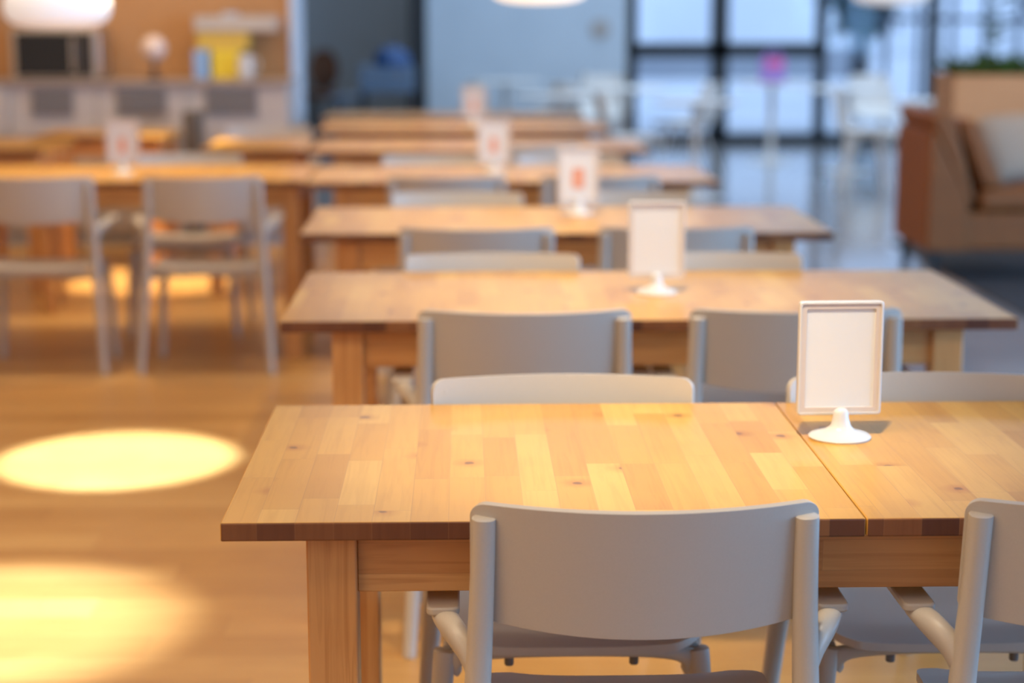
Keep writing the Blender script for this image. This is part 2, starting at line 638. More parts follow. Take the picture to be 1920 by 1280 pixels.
# back wall: dark recess, dark column, pale panel, then glass
struct('wall_back', boxes((-0.38, 1.76, 19.5, 19.7, 0, 3.3)), M['plaster'], label='pale blue-grey back wall panel beside the glass')
struct('wall_recess', boxes((-7, -0.5, 21.8, 22, 0, 3.3), (-0.56, -0.38, 19.7, 22, 0, 3.3)), M['charcoal'], label='dark recess wall behind the tables')
struct('trim_1', boxes((-0.56, -0.38, 19.45, 19.7, 0, 3.3)), M['black_frame'], label='black post between recess and pale wall')
gl = []
for x in (1.80, 2.74, 3.83, 5.03, 6.2, 6.95):
    wd = 0.095 if abs(x - 2.74) < 0.01 else 0.06
    gl.append((x - wd, x + wd, 19.5, 19.62, 0, 3.3))
gl += [(1.76, 7, 19.5, 19.62, 0, 0.11), (1.76, 7, 19.5, 19.62, 3.2, 3.3), (1.8, 3.83, 19.5, 19.6, 0.91, 1.07)]
wf = struct('window_1', boxes(*gl), M['black_frame'], label='black framed floor to ceiling glass front')
for x0, x1 in ((1.85, 2.67), (2.81, 3.78), (3.88, 4.98), (5.08, 6.15), (6.25, 6.9)):
    obj('pane', boxes((x0, x1, 19.55, 19.56, 0.11, 3.2)), M['glass'], wf)

# kitchenette block: wood-clad wall
struct('wall_kitchenette', boxes((-7, -1.10, 11.75, 12.45, 0, 3.3)), M['panel'], label='light wood clad wall behind the counter')
struct('trim_2', boxes((-1.10, -1.075, 11.72, 12.48, 0, 3.3)), M['plaster'], label='pale end strip of the wood wall')

# outside
struct('ground_outside', boxes((-10, 60, 19.7, 90, -0.12, -0.02)), M['paving'], label='pale paved ground outside the glass')
tag(obj('building', boxes((-8, 3.1, 40, 46, 0, 9), (6.0, 40, 58, 64, 0, 7)), M['facade']),
    'pale building across the paving outside', 'building', kind='structure')


# ------------------------------------------------------------------ tables
def make_table(name, W, D, label, seam=None, loc=(0, 0, 0), H=0.745, inset=0.115, T=0.0265):
    """origin on the floor at the near left corner of the top"""
    t = thing(name, loc, label, 'table', 'wooden dining tables')
    if seam:
        tops = [(0, seam - 0.0007), (seam + 0.0007, W)]
    else:
        tops = [(0, W)]
    for a, b in tops:
        tt = obj('tabletop', boxes((a, b, 0, D, H - T, H)), M['top'], t, 0.0025, 3)
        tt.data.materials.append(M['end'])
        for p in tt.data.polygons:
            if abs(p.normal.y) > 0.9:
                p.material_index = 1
    lz = H - T
    lw, ld = 0.071, 0.066
    s = 0.032
    for x in (inset, W - inset - lw):
        for y in (s, D - s - ld):
            obj('leg', boxes((x, x + lw, y, y + ld, 0, lz)), M['leg'], t, 0.003, 2)
    az = lz - 0.088
    for y in (s + 0.012, D - s - 0.034):
        obj('apron', boxes((inset + lw, W - inset - lw, y, y + 0.022, az, lz)), M['apron'], t, 0.0015, 1)
    for x in (inset + 0.02, W - inset - 0.042):
        obj('apron', boxes((x, x + 0.022, s + ld, D - s - ld, az, lz)), M['apron'], t, 0.0015, 1)
    return t


TBL = 'wooden dining tables'
make_table('dining_table', 1.80, 0.755, 'birch block dining table in front, sharp in focus, with a seam across its top', seam=0.897, loc=(-0.338, 2.423, 0))
tb = make_table('dining_table', 1.685, 0.78, 'birch dining table directly behind the front table, second in the row', loc=(-0.417, 4.055, 0))
dup(tb, (-0.515, 5.665, 0), 0, 'birch dining table third in the row, two tables behind the sharp front one', TBL)
dup(tb, (-0.64, 7.36, 0), 0, 'birch dining table fourth in the row, beside the left-hand table', TBL)
dup(tb, (-0.76, 9.0, 0), 0, 'birch dining table fifth in the row, blurred behind the fourth', TBL)
dup(tb, (-0.84, 10.5, 0), 0, 'birch dining table sixth in the row, before the dark recess', TBL)
dup(tb, (-0.90, 11.65, 0), 0, 'birch dining table farthest back in the row', TBL)
LT = make_table('dining_table', 1.9, 0.78, 'long wooden table on the left with two grey chairs at its near side', loc=(-2.555, 7.43, 0), inset=0.02)
make_table('dining_table', 0.52, 0.75, 'small wooden table in front of the cabinets, left of the fifth table', loc=(-1.32, 9.12, 0), inset=0.03)
make_table('dining_table', 1.5, 0.78, 'wooden table behind the left table, cut by the left edge', loc=(-3.6, 9.15, 0), inset=0.03)
make_table('dining_table', 0.72, 0.62, 'dark shaded wooden table close to the cabinets behind the card holder', loc=(-2.36, 10.05, 0), inset=0.03)


# ------------------------------------------------------------------ chairs
def make_chair():
    """grey plastic armchair; origin on the floor below the ends of the backrest, sitter faces +y"""
    r = thing('dining_chair', (0, 0, 0), 'x', 'chair', 'grey plastic chairs')
    m = M['chair']
    HW, ZB, ZT = 0.236, 0.600, 0.784
    RC = 0.020

    def back(u, v):
        # u spread so the ends are sampled densely
        s = math.sin((u - 0.5) * PI)
        x = HW * s
        e = max(0.0, abs(x) - (HW - RC)) / RC
        drop = RC * (1 - math.sqrt(max(0.0, 1 - e * e)))
        zb = ZB + 0.018 * (x / HW) ** 2 + drop
        zt = ZT + 0.002 * (x / HW) ** 2 - drop
        z = zb + (zt - zb) * v
        bul = 0.058 * (1 - (x / HW) ** 2)
        y = -bul - (z - 0.69) * 0.14 + 0.012
        nx = -2 * 0.058 * x / HW / HW
        n = Vector((nx, 1, 0.14)).normalized()
        return Vector((x, y, z)), n
    b = obj('backrest', shell_grid(back, 48, 10, 0.0115), m, r, 0.003, 3, 60)
    for s in (-1, 1):
        # rear leg that runs up as the post holding the backrest
        obj('leg', tube([(s * 0.262, -0.068, 0.0, 0.0145, 0.015), (s * 0.249, -0.032, 0.20, 0.0165, 0.018), (s * 0.236, -0.004, 0.385, 0.0185, 0.021),
                         (s * 0.2285, 0.004, 0.52, 0.0185, 0.020), (s * 0.223, -0.004, 0.64, 0.0172, 0.0165), (s * 0.2195, -0.0165, 0.766, 0.0165, 0.0145)],
                        (1, 0, 0), 24, 2.3, 6), m, r, smooth=50)
        # front leg with a shoulder
        obj('leg', tube([(s * 0.236, 0.318, 0.0, 0.0145, 0.0145), (s * 0.226, 0.310, 0.20, 0.017, 0.018), (s * 0.216, 0.301, 0.345, 0.0185, 0.022),
                         (s * 0.212, 0.296, 0.384, 0.0195, 0.024)], (1, 0, 0), 24, 2.8, 5), m, r, smooth=50)
        # stub armrest: strut rising forward and outward from the post, flat pad on its end
        a = obj('armrest', tube([(s * 0.2275, 0.006, 0.500, 0.006, 0.007), (s * 0.2295, 0.007, 0.530, 0.0125, 0.013), (s * 0.240, 0.019, 0.562, 0.0165, 0.021),
                                 (s * 0.260, 0.042, 0.585, 0.0165, 0.020), (s * 0.275, 0.080, 0.597, 0.018, 0.012), (s * 0.2765, 0.12, 0.599, 0.014, 0.009)], (1, 0, 0), 20, 2.2, 6), m, r, smooth=60)
        pts = [(px + s * 0.2765, py) for px, py in rounded_rect(-0.0235, 0.0235, 0.062, 0.225, 0.012)]
        obj('arm_pad', prism(pts, 'Z', 0.6005, 0.6125), m, a, 0.003, 2)

    def seat(u, v):
        x0 = (u - 0.5) * 2
        y = -0.02 + v * 0.362
        w = 0.222 - 0.004 * v
        # rounded plan corners at the front and back
        for edge, rr in ((0.345 - y, 0.065), (y + 0.02, 0.05)):
            if edge < rr:
                w -= rr - math.sqrt(max(0.0, rr * rr - (rr - edge) ** 2))
        x = x0 * w
        z = 0.414 - 0.013 * math.exp(-((y - 0.14) / 0.13) ** 2) * (1 - 0.6 * x0 * x0) + 0.006 * x0 ** 4
        z -= 0.016 * max(0.0, (v - 0.80) / 0.20) ** 2
        return Vector((x, y, z)), Vector((0, 0, 1))
    obj('seat', shell_grid(seat, 30, 30, 0.014), m, r, smooth=50)
    fr = bmesh.new()
    for s in (-1, 1):
        tube([(s * 0.234, 0.0, 0.372, 0.011, 0.020), (s * 0.214, 0.08, 0.388, 0.010, 0.013), (s * 0.204, 0.19, 0.388, 0.010, 0.012), (s * 0.206, 0.285, 0.372, 0.012, 0.020)],
             (1, 0, 0), 14, 2.6, 6, fr)
    tube([(-0.206, 0.302, 0.362, 0.012, 0.026), (-0.168, 0.310, 0.381, 0.010, 0.011), (0, 0.314, 0.386, 0.010, 0.007), (0.168, 0.310, 0.381, 0.010, 0.011), (0.206, 0.302, 0.362, 0.012, 0.026)],
         (0, 1, 0), 14, 2.6, 8, fr)
    tube([(-0.228, 0.006, 0.386, 0.012, 0.014), (0, 0.012, 0.392, 0.012, 0.009), (0.228, 0.006, 0.386, 0.012, 0.014)], (0, 1, 0), 12, 2.4, 6, fr)
    obj('seat_frame', fr, m, r, smooth=50)
    for x in (-0.105, 0.105):
        obj('stacking_nub', lathe([(0, 0.358), (0.007, 0.3585), (0.008, 0.361), (0.008, 0.394), (0, 0.394)], 14, c=(x, 0.298, 0)), M['nub'], r)
    return r


chair0 = make_chair()
first = [True]
CH = 'grey plastic chairs'


def chair(x, y, facing, label):
    """facing +1: sitter looks away from the viewer (near side of a table); -1: towards the viewer"""
    rz = 0.0 if facing > 0 else PI
    if first[0]:
        first[0] = False
        chair0.location = (x, y, 0)
        chair0.rotation_euler = (0, 0, rz)
        chair0['label'] = label
        return chair0
    return dup(chair0, (x, y, 0), rz, label, CH)


chair(0.245, 2.383, 1, 'grey plastic chair at near side of front table, its whole back in view')
chair(0.922, 2.383, 1, 'grey plastic chair at near side of front table, cut by the right frame edge')
chair(0.178, 3.195, -1, 'pale chair facing the viewer across the front table, left of the white card holder')
chair(0.822, 3.195, -1, 'pale chair across the front table, right behind the sharp card holder')
chair(0.135, 3.975, 1, 'grey chair on near side of the second table, left of two, back fully seen')
chair(0.74, 3.975, 1, 'grey chair on near side of the second table, half hidden by the sharp card holder')
chair(0.078, 4.865, -1, 'pale chair facing the viewer on far side of the second table, left one')
chair(0.685, 4.865, -1, 'pale chair on far side of the second table, behind its blank card holder')
chair(0.040, 5.50, 1, 'grey chair on near side of the third table, left of its two')
chair(0.650, 5.50, 1, 'grey chair on near side of the third table, behind the second blank card holder')
chair(-0.022, 6.53, -1, 'pale chair facing the viewer on far side of the third table, left one')
chair(0.585, 6.53, -1, 'pale chair facing the viewer on far side of the third table, right one')
chair(-0.065, 7.21, 1, 'grey chair on near side of the fourth table, left of its two')
chair(0.545, 7.21, 1, 'grey chair on near side of the fourth table, right one')
chair(-0.13, 8.22, -1, 'pale chair facing the viewer on far side of the fourth table, left one')
chair(0.48, 8.22, -1, 'pale chair facing the viewer on far side of the fourth table, right one')
chair(0.33, 8.86, 1, 'grey chair on near side of the fifth table, right of the pink card holder')
chair(-1.033, 7.22, 1, 'grey chair at the left table, fully visible, nearest to the table leg')
chair(-1.700, 7.22, 1, 'grey chair at the left table, cut by the left frame edge')
chair(-1.25, 8.33, -1, 'pale chair on far side of the left table, behind the printed card holder')
chair(-1.09, 10.25, -1, 'pale chair behind the small table in front of the cabinets')


# ------------------------------------------------------------------ card holders
def make_holder(name, loc, rz, label, printed=None):
    """white acrylic menu stand: origin at the centre of its foot, card faces -y"""
    r = thing(name, loc, label, 'card holder', 'white card holders', rz)
    W, Z0, Z1, T = 0.140, 0.036, 0.226, 0.013
    foot = lathe([(0, 0.0), (0.050, 0.0), (0.0515, 0.003), (0.048, 0.0065), (0.036, 0.0095), (0.024, 0.0135), (0.0165, 0.022), (0.0135, 0.033),
                  (0.0125, 0.042), (0.011, 0.047), (0.0065, 0.0505), (0, 0.0515)], 40)
    for v in foot.verts:
        if v.co.z > 0.02:
            v.co.y = v.co.y * 0.8 - 0.004
    obj('foot', foot, M['white'], r, smooth=50)
    fw, yb = 0.0125, 0.010
    out = rounded_rect(-W / 2, W / 2, Z0, Z1, 0.006)
    inn = rounded_rect(-W / 2 + fw, W / 2 - fw, Z0 + fw, Z1 - fw, 0.002)
    # outer rim
    bm = bmesh.new()
    rim = 0.0042
    mid = rounded_rect(-W / 2 + rim, W / 2 - rim, Z0 + rim, Z1 - rim, 0.0035)
    loops = []
    for pts, y in ((out, yb + 0.0015), (out, yb + T - 0.0015), (rounded_rect(-W / 2 + .0015, W / 2 - .0015, Z0 + .0015, Z1 - .0015, .005), yb + T),
                   (mid, yb + T), (mid, yb + 0.0), (rounded_rect(-W / 2 + .0015, W / 2 - .0015, Z0 + .0015, Z1 - .0015, .005), yb)):
        loops.append([bm.verts.new((p[0], y, p[1])) for p in pts])
    n = len(out)
    for A, B in zip(loops, loops[1:] + loops[:1]):
        for i in range(n):
            j = (i + 1) % n
            bm.faces.new((A[i], A[j], B[j], B[i]))
    obj('frame', bm, M['white'], r, smooth=40)
    # inner mount, set a little back from the rim
    bm = bmesh.new()
    L = []
    for pts, y in ((mid, yb + 0.0022), (inn, yb + 0.0022), (inn, yb + T - 0.0022), (mid, yb + T - 0.0022)):
        L.append([bm.verts.new((p[0], y, p[1])) for p in pts])
    for A, B in zip(L, L[1:] + L[:1]):
        for i in range(n):
            j = (i + 1) % n
            bm.faces.new((A[i], A[j], B[j], B[i]))
    tag(obj('mount', bm, M['mount'], r, smooth=0), 'beige border inside the white rim', None)
    pa = obj('card', boxes((-W / 2 + fw - .001, W / 2 - fw + .001, yb + 0.005, yb + 0.008, Z0 + fw - .001, Z1 - fw + .001)), M['paper'], r, smooth=0)
    if printed:
        g = bmesh.new()
        cz = Z0 + (Z1 - Z0) * 0.45
        if printed == 'cup':
            prism(rounded_rect(-0.022, 0.022, cz - 0.035, cz + 0.035, 0.012), 'Y', yb + 0.0042, yb + 0.005, g)
        else:
            prism(rounded_rect(-0.016, 0.014, cz - 0.03, cz + 0.03, 0.01), 'Y', yb + 0.0042, yb + 0.005, g)
            prism(rounded_rect(-0.02, 0.02, cz - 0.036, cz - 0.03, 0.003), 'Y', yb + 0.0042, yb + 0.005, g)
        obj('printed_picture', g, M['print_warm'], pa, smooth=0)
    return r


make_holder('card_holder', (0.620, 2.905, 0.745), 0.03, 'white framed blank card holder on the front table, sharp in focus')
make_holder('card_holder', (0.479, 4.45, 0.745), -0.03, 'white framed blank card holder on the second table, out of focus')
make_holder('card_holder', (0.395, 6.20, 0.745), 0.02, 'card holder with reddish picture on the third table', 'cup')
make_holder('card_holder', (0.132, 7.78, 0.745), 0.0, 'card holder with small reddish picture on the fourth table', 'bar')
make_holder('card_holder', (0.065, 10.95, 0.745), 0.0, 'pinkish card holder on the sixth table, farthest back of all', 'bar')
make_holder('card_holder', (-1.455, 7.80, 0.745), 0.0, 'card holder with orange picture on the left table', 'bar')


# ------------------------------------------------------------------ kitchenette
def cabinet(x0, x1, label, grille=None):
    r = thing('cabinet', ((x0 + x1) / 2, 11.15, 0), label, 'cabinet', 'counter cabinets')
    w = (x1 - x0) / 2 - 0.003
    obj('body', boxes((-w, w, 0.0, 0.58, 0.08, 0.975)), M['cabinet'], r, 0.003)
    obj('plinth', boxes((-w, w, 0.04, 0.56, 0.0, 0.08)), M['charcoal'], r)
    d = obj('door', boxes((-w + 0.004, w - 0.004, -0.02, 0.0, 0.10, 0.74 if grille else 0.96)), M['cabinet'], r, 0.003)
    obj('handle', boxes((w - 0.05, w - 0.035, -0.045, -0.02, 0.60, 0.70)), M['steel'], d)
    if grille:
        a, b = grille[0] - (x0 + x1) / 2, grille[1] - (x0 + x1) / 2
        f = bmesh.new()
        box(f, a, b, -0.006, 0.0, 0.80, 0.96)
        for k in range(5):
            z = 0.80 + k * 0.034
            box(f, a, b, -0.02, -0.006, z, z + 0.016)
        obj('grille', f, M['slat'], r)
    return r


cabinet(-3.4, -2.75, 'grey beige counter cabinet cut by the left edge')
cabinet(-2.75, -2.22, 'grey beige counter cabinet with dark grille below the microwave', (-2.61, -2.36))
cabinet(-2.22, -1.68, 'grey beige counter cabinet with dark grille below the globe lamp', (-2.10, -1.80))
cabinet(-1.68, -1.065, 'grey beige counter cabinet with dark grille at the right end', (-1.56, -1.25))
tag(obj('worktop', boxes((-3.4, -1.055, 11.12, 11.745, 0.977, 1.005)), M['counter'], None, 0.003),
    'taupe worktop running along the grey cabinets', 'worktop')

mw = thing('microwave_oven', (-2.485, 11.25, 1.006), 'black fronted microwave oven standing on the worktop', 'microwave')
obj('body', boxes((-0.27, 0.27, 0.012, 0.40, 0.008, 0.31)), M['steel'], mw, 0.006)
dr = obj('door', boxes((-0.235, 0.13, -0.006, 0.012, 0.025, 0.285)), M['dark_glass'], mw, 0.004)
obj('handle', boxes((0.105, 0.12, -0.03, -0.006, 0.05, 0.26)), M['steel'], dr)
obj('control_panel', boxes((0.14, 0.225, -0.004, 0.012, 0.025, 0.285)), M['black'], mw, 0.003)
for s in (-0.2, 0.2):
    obj('foot', boxes((s - 0.02, s + 0.02, 0.03, 0.36, 0, 0.008)), M['black'], mw)

gl_ = thing('table_lamp', (-1.895, 11.32, 1.006), 'small lamp with pale round globe on dark stem on the worktop', 'lamp')
obj('base', lathe([(0, 0), (0.05, 0), (0.05, 0.012), (0.014, 0.02), (0.014, 0.115), (0, 0.115)], 24), M['black'], gl_)
obj('globe', lathe([(0.012, 0.112)] + [(0.078 * math.sin(a), 0.19 - 0.078 * math.cos(a)) for a in [0.2 + k * (PI - 0.2) / 14 for k in range(14)]] + [(0, 0.268)], 28),
    mat('pale_rose_glass', (0.74, 0.60, 0.54), 0.3), gl_)

tag(obj('box', boxes((-1.655, -1.335, 11.50, 11.70, 1.181, 1.295)), M['ochre'], None, 0.004), 'ochre carton lying across the yellow and blue cartons on the worktop', 'box')
tag(obj('box', boxes((-1.565, -1.39, 11.48, 11.68, 1.006, 1.18)), M['yellow'], None, 0.004), 'bright yellow carton on the worktop under the ochre one', 'box')
tag(obj('box', boxes((-1.675, -1.58, 11.46, 11.66, 1.006, 1.18)), M['blue_card'], None, 0.004), 'blue carton on the worktop left of the yellow one', 'box')
ty = thing('tray', (-1.42, 11.60, 1.296), 'wide pale tray lying on top of the ochre carton', 'tray')
obj('body', prism([(-0.20, 0.0), (-0.245, 0.09), (-0.235, 0.09), (-0.195, 0.01), (0.195, 0.01), (0.245, 0.09), (0.255, 0.09), (0.21, 0.0)], 'Y', -0.10, 0.10), M['mount'], ty)
obj('rim', boxes((-0.25, 0.26, -0.112, -0.10, 0.0, 0.095), (-0.25, 0.26, 0.10, 0.112, 0.0, 0.095)), M['cabinet'], ty, 0.002)
tag(obj('box', boxes((-1.50, -1.41, 11.53, 11.67, 1.307, 1.41)), M['shell_blue'], None, 0.004), 'small pale blue box standing in the tray', 'box')
jg = thing('pitcher', (-1.345, 11.38, 1.006), 'pale pitcher standing right of the yellow carton on the worktop', 'pitcher')
obj('body', lathe([(0, 0), (0.04, 0), (0.048, 0.01), (0.052, 0.06), (0.045, 0.12), (0.048, 0.15), (0.044, 0.15), (0.041, 0.12), (0.046, 0.06), (0, 0.008)], 28), M['white'], jg)
obj('handle', tube([(0.046, 0, 0.125, 0.005, 0.006), (0.078, 0, 0.115, 0.005, 0.006), (0.08, 0, 0.06, 0.005, 0.006), (0.05, 0, 0.035, 0.005, 0.006)], (0, 1, 0), 10, 2, 6), M['white'], jg)

bn = thing('waste_bin', (-1.595, 10.85, 0), 'slim dark waste bin standing in front of the cabinets', 'bin')
obj('body', prism(rounded_rect(-0.050, 0.050, -0.11, 0.11, 0.03), 'Z', 0.0, 0.78), M['bin'], bn, 0.004)
obj('lid', prism(rounded_rect(-0.053, 0.053, -0.113, 0.113, 0.03), 'Z', 0.782, 0.84), M['bin'], bn, 0.006)


# wooden stools behind the left table
def stool(x, y, label):
    r = thing('wooden_stool', (x, y, 0), label, 'stool', 'wooden stools')
    obj('seat', prism(rounded_rect(-0.16, 0.16, -0.14, 0.14, 0.03), 'Z', 0.44, 0.47), M['apron'], r, 0.004)
    for sx in (-1, 1):
        for sy in (-1, 1):
            obj('leg', tube([(sx * 0.15, sy * 0.13, 0, 0.02, 0.02), (sx * 0.125, sy * 0.105, 0.445, 0.022, 0.022)], (1, 0, 0), 12, 3, 2), M['leg'], r)
        obj('rail', boxes((sx * 0.134 - 0.01, sx * 0.134 + 0.01, -0.1, 0.1, 0.2, 0.235)), M['leg'], r)
    return r


stool(-2.12, 8.75, 'wooden stool behind the left table, seen through the cut-off grey chair')
stool(-2.62, 8.78, 'wooden stool behind the left table, at the left frame edge')


# ------------------------------------------------------------------ pendants
def pendant(x, y, zb, R, h, m, label):
    r = thing('pendant_lamp', (x, y, zb), label, 'lamp', 'white pendant lamps')
    pr = [(0, 0.0), (R * 0.5, 0.006), (R * 0.86, 0.03), (R, 0.085), (R * 0.98, h * 0.55), (R * 0.72, h * 0.84), (R * 0.3, h * 0.97), (0.03, h)]
    pr = [(a, b) for a, b in smooth_path(pr, 5)]
    pr[0] = (0, 0.0)
    obj('lamp_shade', lathe(pr, 40), m, r, smooth=60)
    obj('socket', lathe([(0, h - 0.01), (0.03, h - 0.01), (0.03, h + 0.06), (0, h + 0.07)], 20), M['white'], r)
    obj('cord', lathe([(0, h + 0.06), (0.006, h + 0.06), (0.006, 3.299 - zb), (0, 3.299 - zb)], 10), M['black'], r)
    return r


pendant(-2.14, 9.8, 1.335, 0.275, 0.30, M['shade'], 'big glowing white pendant lamp above the table by the microwave')
pendant(0.40, 9.6, 1.462, 0.26, 0.28, M['shade_warm'], 'white pendant lamp over the fifth table, only its lower rim in view')
pendant(2.80, 12.0, 1.455, 0.26, 0.28, M['shade'], 'white pendant lamp before the glass, only its lower rim in view')


# ------------------------------------------------------------------ lounge corner on the right
sf = thing('lounge_chair', (2.45, 9.48, 0), 'tan leather armless lounge chair on dark rug, turned to the right', 'chair')
obj('back_shell', prism([(0.0, 0.17), (0.005, 0.80), (0.03, 0.80), (0.22, 0.42), (0.22, 0.17)], 'Y', 0.0, 0.75), M['leather'], sf, 0.02, 3)
obj('backrest', prism([(0.035, 0.80), (-0.005, 0.885), (0.03, 0.905), (0.115, 0.895), (0.135, 0.86), (0.255, 0.44), (0.225, 0.40)], 'Y', 0.01, 0.74), M['leather'], sf, 0.02, 3)
obj('back_cushion', prism([(0.165, 0.83), (0.19, 0.865), (0.245, 0.86), (0.27, 0.83), (0.41, 0.515), (0.30, 0.505)], 'Y', 0.02, 0.73), M['leather'], sf, 0.02, 3)
obj('seat_cushion', prism([(0.285, 0.385), (0.285, 0.495), (0.86, 0.515), (0.90, 0.48), (0.90, 0.395)], 'Y', 0.01, 0.74), M['leather'], sf, 0.025, 3)
obj('seat_base', boxes((0.20, 0.88, 0.02, 0.73, 0.17, 0.375)), M['leather'], sf, 0.02, 3)
for x in (0.06, 0.82):
    for y in (0.06, 0.69):
        obj('leg', boxes((x - 0.02, x + 0.02, y - 0.02, y + 0.02, 0.0085 if x > 0.25 else 0.0, 0.172)), M['black'], sf)
pl = bmesh.new()


def pil(u, v):
    a, b = u * 2 - 1, v * 2 - 1
    edge = max(0.0, (1 - a ** 4) * (1 - b ** 4))
    return Vector((0, a * 0.25 * (1 - 0.05 * b * b), b * 0.19 * (1 - 0.05 * a * a))), edge


N = 16
ga = [[None] * (N + 1) for _ in range(N + 1)]
gb = [[None] * (N + 1) for _ in range(N + 1)]
for i in range(N + 1):
    for j in range(N + 1):
        p, e = pil(i / N, j / N)
        t = 0.062 * e ** 0.5
        ga[i][j] = pl.verts.new(p + Vector((t + 0.001, 0, 0)))
        gb[i][j] = pl.verts.new(p - Vector((t + 0.001, 0, 0)))
for i in range(N):
    for j in range(N):
        pl.faces.new((ga[i][j], ga[i + 1][j], ga[i + 1][j + 1], ga[i][j + 1]))
        pl.faces.new((gb[i][j], gb[i][j + 1], gb[i + 1][j + 1], gb[i + 1][j]))
for k in range(N):
    for a, b, c, d in ((ga[k][0], ga[k + 1][0], gb[k + 1][0], gb[k][0]), (ga[k][N], ga[k + 1][N], gb[k + 1][N], gb[k][N]),
                       (ga[0][k], ga[0][k + 1], gb[0][k + 1], gb[0][k]), (ga[N][k], ga[N][k + 1], gb[N][k + 1], gb[N][k])):
        pl.faces.new((a, b, c, d))
po = obj('pillow', pl, M['pillow'])
po.location = (3.0, 9.80, 0.70)
po.rotation_euler = (0, math.radians(-24), math.radians(-52))
tag(po, 'grey ribbed pillow leaning on the tan lounge chair', 'pillow')

tag(obj('rug', prism(rounded_rect(2.66, 6.0, 8.35, 11.2, 0.05), 'Z', 0.0005, 0.008), M['rug']), 'dark charcoal rug under the lounge chair', 'rug')

pb = thing('planter_box', (4.1, 11.75, 0), 'tall light wood planter box filled with green leaves behind the lounge chair', 'planter')
obj('box', boxes((-0.99, 1.0, -0.25, -0.22, 0.009, 1.02), (-0.99, 1.0, 0.22, 0.25, 0.009, 1.02), (-0.99, -0.96, -0.22, 0.22, 0.009, 1.02), (0.97, 1.0, -0.22, 0.22, 0.009, 1.02)), M['crate'], pb, 0.004)
obj('soil', boxes((-0.96, 0.97, -0.22, 0.22, 0.3, 1.0)), M['soil'], pb)
fol = bmesh.new()
rnd = random.Random(3)


def leaf(bm, p, d, L, w):
    d = d.normalized()
    s = d.cross(Vector((0, 0, 1)))
    s = s.normalized() if s.length > 1e-3 else Vector((1, 0, 0))
    n = s.cross(d)
    a = bm.verts.new(p)
    b = bm.verts.new(p + d * L * 0.5 + s * w + n * 0.01)
    c = bm.verts.new(p + d * L - n * L * 0.15)
    e = bm.verts.new(p + d * L * 0.5 - s * w + n * 0.01)
    m_ = bm.verts.new(p + d * L * 0.55 - n * 0.006)
    for f in ((a, b, m_), (b, c, m_), (c, e, m_), (e, a, m_)):
        bm.faces.new(f)


for _ in range(900):
    p = Vector((rnd.uniform(-0.95, 0.96), rnd.uniform(-0.2, 0.2), 0.998))
    d = Vector((rnd.gauss(0, 0.5), rnd.gauss(0, 0.5), rnd.uniform(0.5, 1)))
    leaf(fol, p, d, rnd.uniform(0.10, 0.20), rnd.uniform(0.016, 0.03))
st = bmesh.new()
for _ in range(9):
    x = rnd.uniform(-0.85, 0.9)
    top = rnd.uniform(0.45, 0.9)
    tube([(x, 0, 0.96, 0.006, 0.006), (x + rnd.uniform(-.05, .05), rnd.uniform(-.08, .08), 0.97 + top, 0.003, 0.003)], (1, 0, 0), 6, 2, 2, st)
    for k in range(44):
        z = 1.02 + rnd.random() * top
        a = rnd.uniform(0, 2 * PI)
        leaf(fol, Vector((x, 0, z)), Vector((math.cos(a), math.sin(a), 0.35)), rnd.uniform(0.09, 0.2), rnd.uniform(0.018, 0.035))
tag(obj('foliage', fol, M['leaf'], pb, smooth=0), None, None)
obj('stem', st, M['leaf'], pb)


# ------------------------------------------------------------------ cafe area by the glass
def cafe_table(x, y, R, label):
    r = thing('cafe_table', (x, y, 0), label, 'table', 'round white cafe tables')
    obj('tabletop', lathe([(0, 0.718), (R - 0.012, 0.718), (R, 0.726), (R, 0.734), (R - 0.004, 0.74), (0, 0.74)], 48), M['shell'], r)
    obj('pedestal', lathe([(0, 0.0), (0.21, 0.0), (0.212, 0.008), (0.08, 0.022), (0.034, 0.06), (0.028, 0.4), (0.034, 0.69), (0.09, 0.7175), (0, 0.7175)], 32), M['shell'], r)
    return r


def make_shell(name, m, label, loc, rz):
    """one-piece shell chair on four splayed legs; sitter faces +y"""
    r = thing(name, loc, label, 'chair', 'white shell chairs', rz)

    def sh_(u, v):
        a = (u - 0.5) * 2
        prof = [(0.24, 0.425), (0.10, 0.435), (-0.06, 0.43), (-0.17, 0.46), (-0.215, 0.56), (-0.24, 0.69), (-0.262, 0.81)]
        q = smooth_path(prof, 6)
        t = v * (len(q) - 1)
        i = min(int(t), len(q) - 2)
        f = t - i
        y = q[i][0] * (1 - f) + q[i + 1][0] * f
        z = q[i][1] * (1 - f) + q[i + 1][1] * f
        dy, dz = q[i + 1][0] - q[i][0], q[i + 1][1] - q[i][1]
        n = Vector((0, -dz, dy)).normalized() * -1
        w = 0.225 * (1 - 0.35 * max(0.0, (v - 0.75) / 0.25) ** 2) * (1 - 0.10 * max(0.0, (0.15 - v) / 0.15))
        lift = 0.05 * a ** 4
        p = Vector((a * w, y, z)) + n * lift
        return p, n
    obj('shell', shell_grid(sh_, 14, 24, 0.008), m, r, smooth=60)
    for sx in (-1, 1):
        for sy in (-1, 1):
            obj('leg', tube([(sx * 0.215, sy * 0.20, 0, 0.010, 0.010), (sx * 0.10, sy * 0.10 + 0.02, 0.432, 0.013, 0.013)], (1, 0, 0), 10, 2, 2), m, r)
    return r


